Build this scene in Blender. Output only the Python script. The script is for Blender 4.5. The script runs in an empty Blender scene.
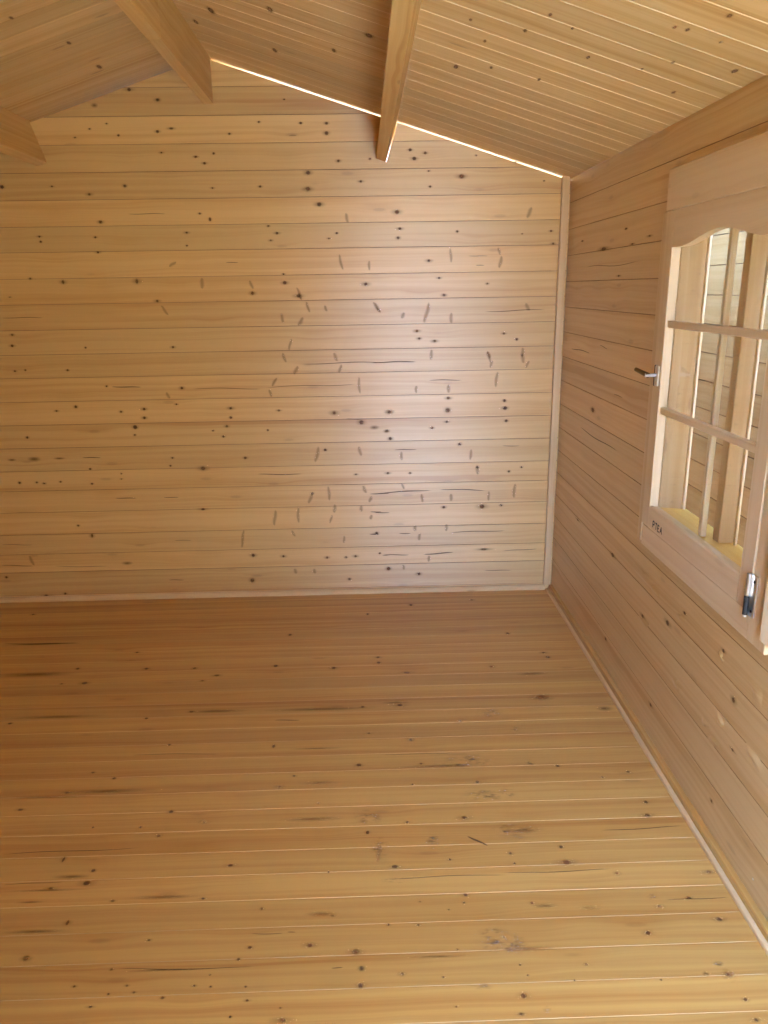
import bpy, bmesh, math, random
from mathutils import Vector, Matrix
random.seed(7)
S = bpy.context.scene
COL = S.collection

# ------------------------------------------------------------------ room sizes (metres)
YB = 3.84          # inner face of the gable wall at the back
XR = 0.985         # inner face of the right wall
XRIDGE = -0.681
ZRIDGE = 2.586
SL = 0.315         # roof slope
XL = 2 * XRIDGE - XR
YF = -0.15         # inner face of the front wall
def zroof(x): return ZRIDGE - SL * abs(x - XRIDGE)

# ------------------------------------------------------------------ knots, cracks, stains measured on each surface
MARKS = {
 'B': {
  'knot': [(-1.029, 2.452, 0.0094, 0.0085), (-0.907, 2.409, 0.0083, 0.0075), (-1.145, 2.315, 0.0047, 0.0043), (-1.224, 2.294, 0.0047, 0.0043), (-1.097, 2.266, 0.0059, 0.0055), (-0.919, 2.28, 0.0083, 0.0076), (-0.856, 2.292, 0.0107, 0.0054), (-1.294, 2.259, 0.0047, 0.0044), (-0.91, 2.192, 0.0048, 0.0044), (-0.755, 2.173, 0.006, 0.0055), (-1.654, 2.055, 0.0096, 0.009), (-1.426, 2.055, 0.0048, 0.0045), (-1.092, 2.053, 0.0085, 0.0079), (-1.259, 2.019, 0.0073, 0.0068), (-1.222, 1.898, 0.0098, 0.0092), (-0.825, 1.846, 0.0062, 0.0058), (-1.514, 1.838, 0.0061, 0.0058), (-1.511, 1.815, 0.0061, 0.0058), (-1.254, 1.831, 0.0061, 0.0058), (-1.25, 1.764, 0.0062, 0.0059), (-1.431, 1.632, 0.0075, 0.012), (-1.081, 1.63, 0.0088, 0.0145), (-0.993, 1.538, 0.0076, 0.0073), (-1.584, 1.65, 0.0062, 0.006), (-1.692, 1.567, 0.0037, 0.0036), (-0.829, 1.788, 0.005, 0.0047), (-0.338, 2.406, 0.0048, 0.0043), (-0.268, 2.308, 0.0072, 0.0065), (-0.15, 2.306, 0.0084, 0.0076), (-0.152, 2.265, 0.0096, 0.0088), (-0.594, 2.267, 0.006, 0.0055), (-0.457, 2.315, 0.006, 0.0054), (-0.755, 2.173, 0.006, 0.0055), (-0.672, 2.186, 0.006, 0.0055), (-0.717, 2.145, 0.0072, 0.0067), (-0.101, 2.148, 0.0073, 0.0067), (0.045, 2.155, 0.0061, 0.0056), (-0.243, 2.099, 0.011, 0.0101), (-0.247, 2.029, 0.011, 0.0102), (-0.468, 2.043, 0.0061, 0.0057), (0, 2.059, 0.0061, 0.0057), (-0.689, 2.039, 0.0049, 0.0045), (-0.197, 1.962, 0.0111, 0.0104), (-0.757, 1.929, 0.0061, 0.0058), (-0.711, 1.903, 0.0062, 0.0104), (-0.401, 1.838, 0.0075, 0.007), (-0.119, 1.834, 0.0062, 0.0059), (-0.432, 1.806, 0.005, 0.0047), (-0.157, 1.811, 0.005, 0.0047), (-0.44, 1.87, 0.0062, 0.0058), (-0.38, 1.653, 0.005, 0.0048), (-0.376, 1.613, 0.0101, 0.0097), (0.013, 1.601, 0.0089, 0.0085), (-0.534, 1.567, 0.0089, 0.011), (-0.313, 1.551, 0.0102, 0.0098), (0.231, 2.191, 0.0085, 0.0078), (0.301, 2.177, 0.0073, 0.0067), (0.25, 2.154, 0.0098, 0.009), (0.47, 2.075, 0.0136, 0.0125), (0.324, 2.033, 0.0062, 0.0057), (0.317, 2.1, 0.0049, 0.0045), (0.858, 2.051, 0.005, 0.0046), (0.537, 2.164, 0.0049, 0.0045), (0.721, 2.134, 0.0062, 0.0056), (0.168, 1.924, 0.0112, 0.0104), (0.18, 1.85, 0.0075, 0.007), (0.172, 1.809, 0.0075, 0.0071), (0.453, 1.834, 0.0063, 0.0059), (0.901, 1.83, 0.0063, 0.0059), (0.914, 1.773, 0.0063, 0.006), (0.602, 1.594, 0.0051, 0.0049), (0.368, 1.624, 0.0064, 0.0061), (0.392, 1.544, 0.0077, 0.0074), (0.26, 1.376, 0.0078, 0.0076), (0.271, 1.34, 0.0065, 0.0063), (0.347, 1.326, 0.0078, 0.0076), (0.689, 1.357, 0.0065, 0.0063), (0.754, 1.328, 0.0079, 0.0076), (0.763, 1.819, 0.0038, 0.0035), (0.318, 1.704, 0.0076, 0.0072), (-1.708, 1.391, 0.0063, 0.0062), (-1.716, 1.339, 0.0076, 0.0075), (-1.363, 1.324, 0.0051, 0.005), (-0.938, 1.319, 0.0064, 0.0063), (-1.721, 1.217, 0.0051, 0.0051), (-1.67, 1.221, 0.0051, 0.0051), (-1.464, 1.217, 0.0064, 0.0064), (-1.283, 1.135, 0.0052, 0.0052), (-1.447, 1.036, 0.0078, 0.0079), (-1.545, 1.017, 0.0052, 0.0053), (-1.226, 1.007, 0.0065, 0.0066), (-1.11, 1.018, 0.0079, 0.0079), (-1.113, 0.974, 0.0079, 0.008), (-1.164, 0.928, 0.0119, 0.012), (-1.709, 0.886, 0.0066, 0.0067), (-1.17, 0.888, 0.0053, 0.0054), (-1.415, 0.717, 0.0067, 0.0069), (-1.695, 0.652, 0.0053, 0.0056), (-1.658, 0.646, 0.0053, 0.0056), (-1.574, 0.653, 0.0054, 0.0056), (-1.415, 0.639, 0.0054, 0.0056), (-1.782, 0.652, 0.0067, 0.0069), (-1.26, 0.689, 0.004, 0.0042), (-1.263, 0.661, 0.004, 0.0042), (-1.514, 0.416, 0.0054, 0.0058), (-1.449, 0.359, 0.0055, 0.013), (-1.928, 0.138, 0.0069, 0.0075), (-1.733, 0.021, 0.0154, 0.0167), (-1.631, 0.037, 0.007, 0.0076), (-0.992, 0.766, 0.0053, 0.0055), (-1.006, 0.725, 0.0054, 0.0055), (-0.913, 1.119, 0.0078, 0.0078), (-0.947, 1.039, 0.0052, 0.0053), (-0.678, 1.014, 0.0079, 0.008), (-0.681, 0.967, 0.0079, 0.008), (-0.704, 0.923, 0.008, 0.0081), (-0.775, 0.902, 0.0053, 0.0054), (-0.725, 0.871, 0.0067, 0.0068), (-0.438, 0.998, 0.0066, 0.0066), (-0.16, 0.98, 0.0106, 0.0107), (-0.499, 0.899, 0.0053, 0.0054), (0.12, 0.981, 0.008, 0.008), (0.106, 0.883, 0.0081, 0.0081), (-0.024, 0.93, 0.012, 0.0121), (-0.841, 0.708, 0.0134, 0.0138), (-0.622, 0.758, 0.0081, 0.0083), (-0.212, 0.791, 0.0081, 0.0082), (-0.058, 0.659, 0.0054, 0.0056), (-0.859, 0.49, 0.0109, 0.0071), (-0.287, 0.562, 0.0068, 0.0071), (-0.123, 0.206, 0.007, 0.0075), (-0.072, 0.211, 0.007, 0.0075), (-0.224, 0.207, 0.007, 0.0075), (-0.455, 0.22, 0.007, 0.0074), (-0.615, 0.229, 0.0098, 0.0104), (-0.629, 0.087, 0.0127, 0.0136), (-0.108, 0.081, 0.0071, 0.0076), (0.417, 1.044, 0.0093, 0.0093), (0.415, 0.983, 0.0134, 0.0134), (0.702, 1.026, 0.008, 0.008), (0.706, 0.988, 0.0107, 0.0107), (0.117, 0.979, 0.0093, 0.0094), (0.102, 0.881, 0.0081, 0.0081), (0.122, 0.843, 0.0094, 0.0096), (0.335, 0.894, 0.0081, 0.0081), (0.714, 0.923, 0.0081, 0.0081), (0.41, 0.924, 0.0067, 0.0068), (0.477, 0.807, 0.0081, 0.0082), (0.107, 0.662, 0.0068, 0.007), (0.222, 0.66, 0.0068, 0.007), (0.736, 0.658, 0.0069, 0.007), (0.571, 0.684, 0.0068, 0.007), (0.801, 0.679, 0.0055, 0.0056), (0.6, 0.471, 0.0125, 0.013), (0.398, 0.472, 0.0083, 0.0086), (0.615, 0.233, 0.0226, 0.0075), (0.043, 0.338, 0.0084, 0.0088), (0.95, 0.115, 0.0057, 0.0061), (0.058, 0.224, 0.0056, 0.006), (0.266, 0.102, 0.0085, 0.0091), (0.103, 0.136, 0.0113, 0.0121), (0.7, 0.476, 0.007, 0.0072)],
  'blotch': [(-1.191, 2.39, 0.0212, 0.0128), (-1.691, 0.774, 0.0424, 0.0164), (-1.564, 0.775, 0.0398, 0.0082), (-1.804, 0.772, 0.0291, 0.0096), (-1.284, 0.201, 0.0388, 0.0134), (0.042, 0.902, 0.0322, 0.0149)],
  'crack': [(-1.098, 1.932, -0.908, 1.93, 0.0035), (-1.755, 1.472, -1.541, 1.469, 0.0037), (-0.324, 2.258, -0.288, 2.258, 0.0033), (-0.653, 1.71, -0.59, 1.709, 0.0036), (0.504, 1.723, 0.605, 1.721, 0.0024), (0.543, 1.68, 0.587, 1.679, 0.0036), (0.585, 1.463, 0.896, 1.468, 0.005), (0.026, 1.229, 0.262, 1.229, 0.0039), (-1.451, 0.777, -1.351, 0.775, 0.0055), (-1.264, 1.132, -1.108, 1.127, 0.0065), (-1.309, 0.56, -1.194, 0.557, 0.0056), (-1.059, 0.558, -0.977, 0.556, 0.0042), (-1.934, 0.32, -1.757, 0.316, 0.0029), (-1.026, 0.323, -0.93, 0.321, 0.0029), (-1.075, 0.101, -0.991, 0.099, 0.0045), (-1.952, 0.206, -1.773, 0.198, 0.0044), (-1.677, 0.193, -1.373, 0.185, 0.003), (-0.331, 1.228, 0.125, 1.228, 0.0052), (-0.507, 1.114, -0.033, 1.123, 0.0039), (-0.873, 1.116, -0.507, 1.109, 0.0039), (-0.574, 0.67, -0.33, 0.666, 0.0056), (-0.104, 0.948, -0.011, 0.946, 0.0054), (0.008, 0.553, 0.117, 0.553, 0.0057), (0.071, 0.212, 0.112, 0.214, 0.006), (0.003, 0.332, 0.059, 0.331, 0.0059), (0.034, 0.45, 0.115, 0.449, 0.0058), (0.026, 1.227, 0.262, 1.228, 0.0052), (0.314, 1.136, 0.486, 1.133, 0.0052), (0.139, 0.784, 0.261, 0.784, 0.0055), (0.695, 0.793, 0.79, 0.791, 0.0041), (0.012, 0.553, 0.343, 0.568, 0.0071), (0.37, 0.57, 0.619, 0.559, 0.0071), (0.01, 0.455, 0.072, 0.454, 0.0058), (0.427, 0.332, 0.736, 0.336, 0.0059), (0.008, 0.332, 0.057, 0.331, 0.0059), (0.161, 0.332, 0.224, 0.331, 0.0059), (0.076, 0.215, 0.217, 0.211, 0.006), (0.287, 0.211, 0.457, 0.22, 0.009), (0.614, 0.113, 0.771, 0.109, 0.0046), (0.711, 0.221, 0.909, 0.229, 0.0045)],
  'stroke': [(-0.278, 1.526, -0.262, 1.47, 0), (0.054, 1.515, 0.085, 1.465, 0), (-0.19, 1.506, -0.178, 1.475, 0), (-0.402, 1.473, -0.392, 1.423, 0), (-0.294, 1.452, -0.322, 1.409, 0), (-0.112, 1.742, -0.095, 1.664, 0), (-0.545, 1.628, -0.529, 1.585, 0), (-0.32, 1.594, -0.297, 1.527, 0), (-0.77, 1.644, -0.774, 1.589, 0), (-0.075, 1.924, -0.064, 1.877, 0), (0.032, 1.71, 0.031, 1.662, 0), (-0.924, 1.694, -0.885, 1.717, 0), (-0.979, 1.519, -0.945, 1.469, 0), (0.806, 1.939, 0.783, 1.887, 0), (0.421, 1.762, 0.426, 1.69, 0), (0.649, 1.761, 0.662, 1.723, 0), (0.321, 1.515, 0.295, 1.409, 0), (0.428, 1.463, 0.428, 1.407, 0), (0.045, 1.519, 0.082, 1.463, 0), (0.198, 1.467, 0.185, 1.436, 0), (0.791, 1.501, 0.812, 1.463, 0), (0.609, 1.277, 0.63, 1.212, 0), (0.78, 1.261, 0.795, 1.209, 0), (0.669, 1.723, 0.658, 1.662, 0), (-1.792, 0.258, -1.773, 0.198, 0), (-0.993, 1.101, -0.977, 1.066, 0), (-0.357, 1.353, -0.373, 1.29, 0), (-0.406, 1.284, -0.389, 1.233, 0), (-0.153, 1.28, -0.135, 1.235, 0), (-0.115, 1.222, -0.13, 1.177, 0), (-0.331, 1.219, -0.353, 1.174, 0), (-0.438, 1.163, -0.467, 1.118, 0), (-0.032, 1.162, -0.028, 1.07, 0), (-0.481, 1.105, -0.47, 1.065, 0), (-0.287, 0.562, -0.31, 0.506, 0), (-0.203, 0.603, -0.199, 0.518, 0), (-0.025, 0.599, -0.006, 0.556, 0), (0.021, 0.541, 0.007, 0.506, 0), (-0.172, 0.503, -0.177, 0.452, 0), (-0.365, 0.493, -0.367, 0.399, 0), (-0.035, 0.492, -0.036, 0.456, 0), (-0.483, 0.481, -0.495, 0.387, 0), (-0.654, 0.377, -0.675, 0.267, 0), (-0.243, 0.812, -0.266, 0.723, 0), (-0.406, 0.364, -0.387, 0.327, 0), (-0.129, 0.328, -0.131, 0.284, 0), (-0.297, 0.146, -0.291, 0.116, 0), (-0.402, 0.149, -0.39, 0.118, 0), (-0.041, 0.808, -0.028, 0.753, 0), (0.019, 0.441, 0.012, 0.412, 0), (-0.188, 0.445, -0.203, 0.395, 0), (0.334, 1.288, 0.328, 1.233, 0), (0.609, 1.273, 0.623, 1.234, 0), (0.786, 1.289, 0.785, 1.238, 0), (0.637, 1.228, 0.624, 1.189, 0), (0.821, 1.224, 0.803, 1.186, 0), (0.664, 1.175, 0.653, 1.09, 0), (0.255, 1.111, 0.255, 1.071, 0), (0.418, 1.114, 0.418, 1.068, 0), (0.539, 0.782, 0.533, 0.72, 0), (0.57, 0.698, 0.573, 0.642, 0), (0.436, 0.546, 0.437, 0.503, 0), (0.281, 0.549, 0.287, 0.499, 0), (0.178, 0.608, 0.191, 0.573, 0), (0.633, 0.556, 0.634, 0.499, 0), (0.77, 0.595, 0.765, 0.51, 0), (0.413, 0.381, 0.413, 0.337, 0), (0.273, 0.333, 0.266, 0.289, 0), (0.322, 0.206, 0.318, 0.168, 0), (0.245, 0.377, 0.248, 0.341, 0), (0.177, 0.776, 0.179, 0.727, 0), (0.181, 0.157, 0.188, 0.126, 0)],
 },
 'F': {
  'knot': [(-1.73, 3.652, 0.0071, 0.0087), (-1.287, 3.046, 0.0075, 0.0095), (-0.983, 3.029, 0.009, 0.0094), (-0.772, 3.021, 0.0074, 0.0094), (-0.663, 2.951, 0.0117, 0.009), (-0.716, 2.907, 0.0072, 0.0059), (-1.211, 2.914, 0.013, 0.0117), (-1.307, 2.913, 0.0058, 0.0059), (-1.39, 2.612, 0.0079, 0.0073), (-0.709, 2.662, 0.008, 0.0076), (-0.873, 2.622, 0.0066, 0.0073), (-0.74, 2.438, 0.005, 0.0065), (-0.963, 2.283, 0.0059, 0.0058), (-0.88, 2.247, 0.0069, 0.0076), (-1.012, 2.176, 0.0045, 0.0054), (-1.069, 3.189, 0.0063, 0.0069), (-0.014, 3.552, 0.0068, 0.0125), (0.211, 3.654, 0.0088, 0.0132), (0.535, 3.701, 0.0071, 0.009), (-0.385, 3.334, 0.0081, 0.0112), (0.03, 3.078, 0.0075, 0.0097), (0.032, 3.029, 0.0089, 0.0126), (-0.419, 3.023, 0.0104, 0.0126), (-0.164, 2.99, 0.0088, 0.0123), (0.15, 2.93, 0.0145, 0.009), (0.108, 2.668, 0.0147, 0.0127), (-0.038, 2.663, 0.0067, 0.0076), (-0.016, 2.476, 0.0063, 0.0067), (0.137, 2.426, 0.0074, 0.0108), (-0.359, 2.41, 0.0061, 0.0128), (0.331, 2.543, 0.0064, 0.007), (-0.051, 2.281, 0.0094, 0.0097), (0.164, 2.279, 0.0047, 0.0058), (-0.314, 2.175, 0.0067, 0.0072), (0.344, 2.169, 0.0078, 0.009), (-0.27, 2.231, 0.0057, 0.0056), (0.519, 2.965, 0.0088, 0.0122), (-0.18, 2.085, 0.0033, 0.005), (0.127, 2.166, 0.0034, 0.0054), (0.773, 3.083, 0.0078, 0.0101), (0.782, 3.039, 0.0107, 0.0132), (0.678, 2.707, 0.0111, 0.0108), (0.63, 2.244, 0.0071, 0.0079), (0.763, 2.175, 0.0046, 0.0056), (0.858, 2.2, 0.0058, 0.0057), (0.862, 2.041, 0.0066, 0.0084), (0.649, 3.289, 0.0082, 0.0113), (-0.644, 2.064, 0.0075, 0.0099), (-0.53, 2.011, 0.0074, 0.0079), (-0.655, 1.953, 0.0072, 0.0075), (-0.805, 1.817, 0.0068, 0.0067), (-0.807, 1.769, 0.0105, 0.0102), (-0.417, 1.821, 0.0088, 0.0067), (-0.714, 1.701, 0.0055, 0.0048), (-0.47, 1.699, 0.0046, 0.0048), (-0.809, 1.631, 0.0045, 0.0101), (-0.871, 1.522, 0.0093, 0.0081), (-0.58, 1.566, 0.0035, 0.0042), (-0.32, 1.533, 0.006, 0.0051), (-0.343, 1.499, 0.0042, 0.005), (-0.648, 1.482, 0.0033, 0.0039), (-0.722, 1.438, 0.0032, 0.0037), (-0.575, 1.416, 0.004, 0.0036), (-0.634, 1.414, 0.0032, 0.0036), (-0.597, 1.435, 0.0032, 0.0037), (-0.504, 1.399, 0.0048, 0.0045), (-0.665, 1.382, 0.0047, 0.0035), (-0.405, 1.457, 0.0025, 0.0029), (-0.437, 1.428, 0.0032, 0.0037), (-0.397, 1.424, 0.0032, 0.0037), (-0.305, 1.384, 0.0039, 0.0035), (-0.314, 1.421, 0.0032, 0.0037), (-0.338, 1.344, 0.0031, 0.0034), (-0.907, 1.865, 0.004, 0.0125), (-1.13, 2.096, 0.0098, 0.0067), (-0.901, 1.754, 0.0066, 0.005), (-0.721, 1.995, 0.0042, 0.0062), (-0.868, 2.001, 0.0032, 0.0047), (0.277, 1.994, 0.0094, 0.0094), (0.1, 1.981, 0.0052, 0.0062), (-0.023, 1.94, 0.0061, 0.009), (0.054, 1.795, 0.0115, 0.0079), (0.241, 1.681, 0.0073, 0.0072), (0.233, 1.655, 0.0036, 0.0047), (-0.17, 1.534, 0.0085, 0.0082), (-0.055, 1.509, 0.0101, 0.0101), (-0.04, 1.46, 0.0066, 0.0077), (-0.042, 1.413, 0.0072, 0.0082), (-0.218, 1.331, 0.0099, 0.0083), (0.057, 1.441, 0.0049, 0.0056), (0.155, 1.428, 0.0032, 0.0037), (0.029, 1.59, 0.0035, 0.0044), (0.106, 1.586, 0.0035, 0.0044), (0.177, 1.349, 0.0023, 0.0026), (-0.226, 1.362, 0.0023, 0.0026), (-0.306, 1.657, 0.0045, 0.0058), (-0.134, 1.782, 0.0029, 0.0039), (0.198, 1.506, 0.0025, 0.003), (0.116, 1.663, 0.0027, 0.0035), (0.19, 1.633, 0.0027, 0.0034), (0.213, 1.816, 0.0039, 0.0054), (0.844, 1.979, 0.0107, 0.0096), (0.544, 1.853, 0.0061, 0.0072), (0.544, 1.791, 0.0139, 0.0123), (0.391, 1.834, 0.005, 0.0071), (0.395, 1.792, 0.004, 0.0054), (0.673, 1.742, 0.0068, 0.0065), (0.929, 1.736, 0.0087, 0.0078), (0.835, 1.646, 0.0083, 0.006), (0.747, 1.62, 0.0064, 0.0058), (0.414, 1.646, 0.0046, 0.006), (0.885, 1.572, 0.0081, 0.0078), (0.686, 1.536, 0.0079, 0.0075), (0.319, 1.539, 0.0044, 0.0054), (0.504, 1.45, 0.0042, 0.0039), (0.344, 1.455, 0.0025, 0.003), (0.357, 1.425, 0.0025, 0.0029), (0.464, 1.407, 0.0025, 0.0028), (0.833, 1.408, 0.0099, 0.0094), (0.336, 1.371, 0.0081, 0.0081), (0.321, 1.325, 0.0063, 0.0051), (0.841, 1.341, 0.0056, 0.0053), (0.84, 1.29, 0.0054, 0.0058), (0.668, 1.4, 0.0025, 0.0028)],
  'blotch': [(-1.231, 2.652, 0.2265, 0.0174), (-0.9, 2.179, 0.2255, 0.0161), (-0.61, 2.662, 0.1468, 0.0176), (-1.552, 3.304, 0.2099, 0.0146), (-1.058, 2.157, 0.1789, 0.0088), (-1.46, 3.004, 0.2376, 0.0308), (-0.194, 2.656, 0.2926, 0.0176), (-0.182, 2.19, 0.0848, 0.0127), (-0.199, 2.39, 0.1217, 0.0084), (0.093, 2.689, 0.0806, 0.0103), (0.227, 2.264, 0.1743, 0.0116), (-0.908, 1.748, 0.1414, 0.0063), (-0.582, 1.71, 0.1111, 0.0097), (-0.515, 1.476, 0.1239, 0.0048), (-0.86, 1.797, 0.0674, 0.0105), (-0.937, 1.707, 0.0462, 0.006), (-0.886, 1.606, 0.0969, 0.0088), (-0.116, 1.626, 0.0125, 0.0056), (-0.199, 2.01, 0.1265, 0.0142), (-0.147, 1.633, 0.0536, 0.0114), (0.152, 1.488, 0.0998, 0.0049), (0.447, 1.636, 0.0415, 0.0118), (0.565, 1.624, 0.0413, 0.0094), (0.781, 1.413, 0.0116, 0.0095), (0.382, 1.501, 0.095, 0.0093), (0.452, 1.931, 0.0736, 0.0154), (0.677, 2.694, 0.0692, 0.024), (0.678, 2.895, 0.0883, 0.0181), (0.902, 2.603, 0.0403, 0.0227)],
  'stain': [(0.329, 2.288, 0.0879, 0.0433), (0.354, 2.103, 0.0656, 0.0342), (0.461, 2.59, 0.039, 0.0363), (0.53, 2.475, 0.018, 0.0231), (0.539, 2.268, 0.0168, 0.02), (0.432, 2.112, 0.0249, 0.0284), (0.247, 1.399, 0.0254, 0.009), (0.293, 1.533, 0.0426, 0.0435), (0.014, 1.873, 0.0279, 0.0481), (0.063, 1.744, 0.047, 0.0114), (0.171, 1.895, 0.0201, 0.0361), (0.386, 1.937, 0.0307, 0.0225), (-0.02, 2.01, 0.0422, 0.0396), (0.743, 1.652, 0.0186, 0.0168), (0.822, 1.44, 0.0134, 0.0088), (0.832, 1.406, 0.0164, 0.0188), (0.341, 1.519, 0.0348, 0.0316), (0.419, 1.924, 0.0524, 0.0382), (0.382, 1.336, 0.0095, 0.0087)],
  'crack': [(-0.114, 1.464, -0.085, 1.465, 0.0038), (-0.231, 1.577, -0.209, 1.576, 0.0032), (0.274, 1.912, 0.333, 1.866, 0.0101), (-0.326, 1.575, -0.239, 1.572, 0.0032), (0.007, 1.75, 0.375, 1.752, 0.0038), (-1.104, 1.895, -0.691, 1.905, 0.0043), (-0.648, 1.482, -0.287, 1.473, 0.0019), (-1.048, 1.773, -0.863, 1.778, 0.0026), (0.767, 1.641, 0.947, 1.643, 0.0036), (0.671, 1.916, 0.94, 1.926, 0.0046), (0.347, 1.756, 0.673, 1.758, 0.004), (0.019, 2.34, 0.353, 2.33, 0.0041), (-0.379, 2.584, -0.275, 2.579, 0.0072), (-0.871, 2.383, -0.533, 2.373, 0.0042), (-1.746, 3.315, -1.361, 3.3, 0.0109)],
  'stroke': [(0.003, 1.812, 0.015, 1.887, 0)],
 },
 'W': {
  'filler': [(1.614, 0.085, 0.005, 0.004)],
  'knot': [(2.293, 0.502, 0.0125, 0.0104), (2.175, 0.59, 0.0084, 0.0055), (2.889, 0.156, 0.0124, 0.0066), (2.368, 0.152, 0.0103, 0.007), (1.822, 0.489, 0.0097, 0.0096), (1.907, 0.594, 0.0077, 0.006), (2.512, 0.429, 0.0112, 0.0071), (1.794, 0.352, 0.0071, 0.0043), (1.872, 0.129, 0.0067, 0.0058), (3.257, 1.72, 0.0312, 0.0078), (2.994, 1.779, 0.0148, 0.0046), (3.582, 1.769, 0.0164, 0.0043), (2.742, 1.738, 0.0115, 0.0039), (2.913, 1.721, 0.0109, 0.0035), (3.043, 1.612, 0.012, 0.0037), (3.271, 1.06, 0.0203, 0.011), (3.399, 0.522, 0.0163, 0.0046), (2.879, 0.532, 0.0167, 0.0087), (2.321, 0.765, 0.0077, 0.0032)],
  'bump': [(2.2, 0.562, 0.0215, 0.014), (2.498, 0.412, 0.0231, 0.0142), (2.515, 0.575, 0.046, 0.0245), (1.921, 0.572, 0.0167, 0.0138), (2.18, 0.339, 0.0217, 0.0159), (1.715, 0.569, 0.0226, 0.0201), (1.689, 0.398, 0.027, 0.0204), (1.895, 0.308, 0.0225, 0.0142), (1.883, 0.39, 0.022, 0.0168), (1.967, 0.329, 0.018, 0.0117), (2.425, 0.566, 0.0344, 0.0204)],
  'crack': [(3.684, 1.293, 3.352, 1.296, 0.0044), (3.462, 0.952, 2.896, 0.949, 0.0054), (3.006, 1.164, 2.897, 1.165, 0.0034), (3.52, 1.653, 2.822, 1.656, 0.003), (3.23, 1.339, 3.119, 1.33, 0.0032)],
 },
 'R': {
  'knot': [(0.476, 2.134, 0.0043, 0.0122), (0.541, 2.168, 0.0034, 0.0102), (0.445, 2.287, 0.0047, 0.0142), (0.758, 2.267, 0.0024, 0.0085), (0.799, 2.156, 0.0038, 0.0127), (0.88, 2.352, 0.004, 0.0155), (0.831, 1.954, 0.0033, 0.0103), (0.788, 1.822, 0.0051, 0.0141), (0.56, 2.631, 0.0042, 0.0155), (0.319, 2.785, 0.0073, 0.0261), (0.417, 2.675, 0.0045, 0.016), (0.307, 2.346, 0.0041, 0.0119), (0.365, 2.467, 0.0042, 0.0134), (0.751, 1.953, 0.0042, 0.0123), (0.625, 2.318, 0.0044, 0.0148), (0.925, 2.078, 0.0055, 0.019), (0.725, 1.963, 0.0042, 0.0124), (-0.516, 3.102, 0.0127, 0.0372), (0.037, 2.775, 0.0142, 0.0249), (-0.321, 3.347, 0.0087, 0.0295), (-0.284, 2.859, 0.0108, 0.0314), (-0.085, 3.075, 0.0074, 0.0248), (-0.613, 3.323, 0.0094, 0.0287)],
 },
 'L': {
  'knot': [(-1.063, 3.206, 0.0065, 0.0204), (-1.058, 3.528, 0.0087, 0.0303), (-1.127, 2.867, 0.0057, 0.0159), (-1.223, 3.952, 0.0077, 0.0325), (-1.052, 3.922, 0.0049, 0.0191)],
 },
}
# ------------------------------------------------------------------ daylight settings and doorway
DX0, DX1, DZ = 0.08, 0.95, 2.0
SKY_COL, SKY = (0.46, 0.72, 1.33, 1.0), 14.0
SUN, SUN_EL, SUN_X = 27.0, 84.0, -0.1
EAVE0, BLOCKER_X = 1.05, 1.17
ADDED_FENCE_N = 17
BOUNCE, BOUNCE_X, BOUNCE_Y = (0.86, 0.94, 1.0), 0.2, -4.2
EXPO = 1.22

# ------------------------------------------------------------------ materials
def nodes(name):
    m = bpy.data.materials.new(name); m.use_nodes = True
    nt = m.node_tree; nt.nodes.clear()
    return m, nt
class G:
    def __init__(s, nt): s.nt = nt
    def n(s, t, **k):
        x = s.nt.nodes.new(t)
        for a, b in k.items(): setattr(x, a, b)
        return x
    def l(s, a, b): s.nt.links.new(a, b)
    def val(s, sock, v):
        if hasattr(v, 'is_output') or isinstance(v, bpy.types.NodeSocket): s.l(v, sock)
        else: sock.default_value = v
    def math(s, op, a, b=0.0, c=0.0, clamp=False):
        x = s.n('ShaderNodeMath', operation=op, use_clamp=clamp)
        s.val(x.inputs[0], a); s.val(x.inputs[1], b); s.val(x.inputs[2], c)
        return x.outputs[0]
    def comb(s, a, b, c):
        x = s.n('ShaderNodeCombineXYZ')
        s.val(x.inputs[0], a); s.val(x.inputs[1], b); s.val(x.inputs[2], c)
        return x.outputs[0]
    def noise(s, vec, scale=1.0, detail=2.0, rough=0.5):
        x = s.n('ShaderNodeTexNoise'); x.inputs['Scale'].default_value = scale
        x.inputs['Detail'].default_value = detail; x.inputs['Roughness'].default_value = rough
        s.l(vec, x.inputs['Vector']); return x.outputs['Fac']
    def rng(s, v, a, b, c, d, smooth=False):
        x = s.n('ShaderNodeMapRange'); x.clamp = True
        if smooth: x.interpolation_type = 'SMOOTHSTEP'
        s.val(x.inputs[0], v)
        for i, q in enumerate((a, b, c, d)): x.inputs[i + 1].default_value = q
        return x.outputs[0]
    def mix(s, f, a, b, mode='MIX'):
        x = s.n('ShaderNodeMix', data_type='RGBA', blend_type=mode)
        s.val(x.inputs[0], f)
        s.val(x.inputs[6], a if not isinstance(a, tuple) else (*a, 1.0))
        s.val(x.inputs[7], b if not isinstance(b, tuple) else (*b, 1.0))
        return x.outputs[2]

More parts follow.
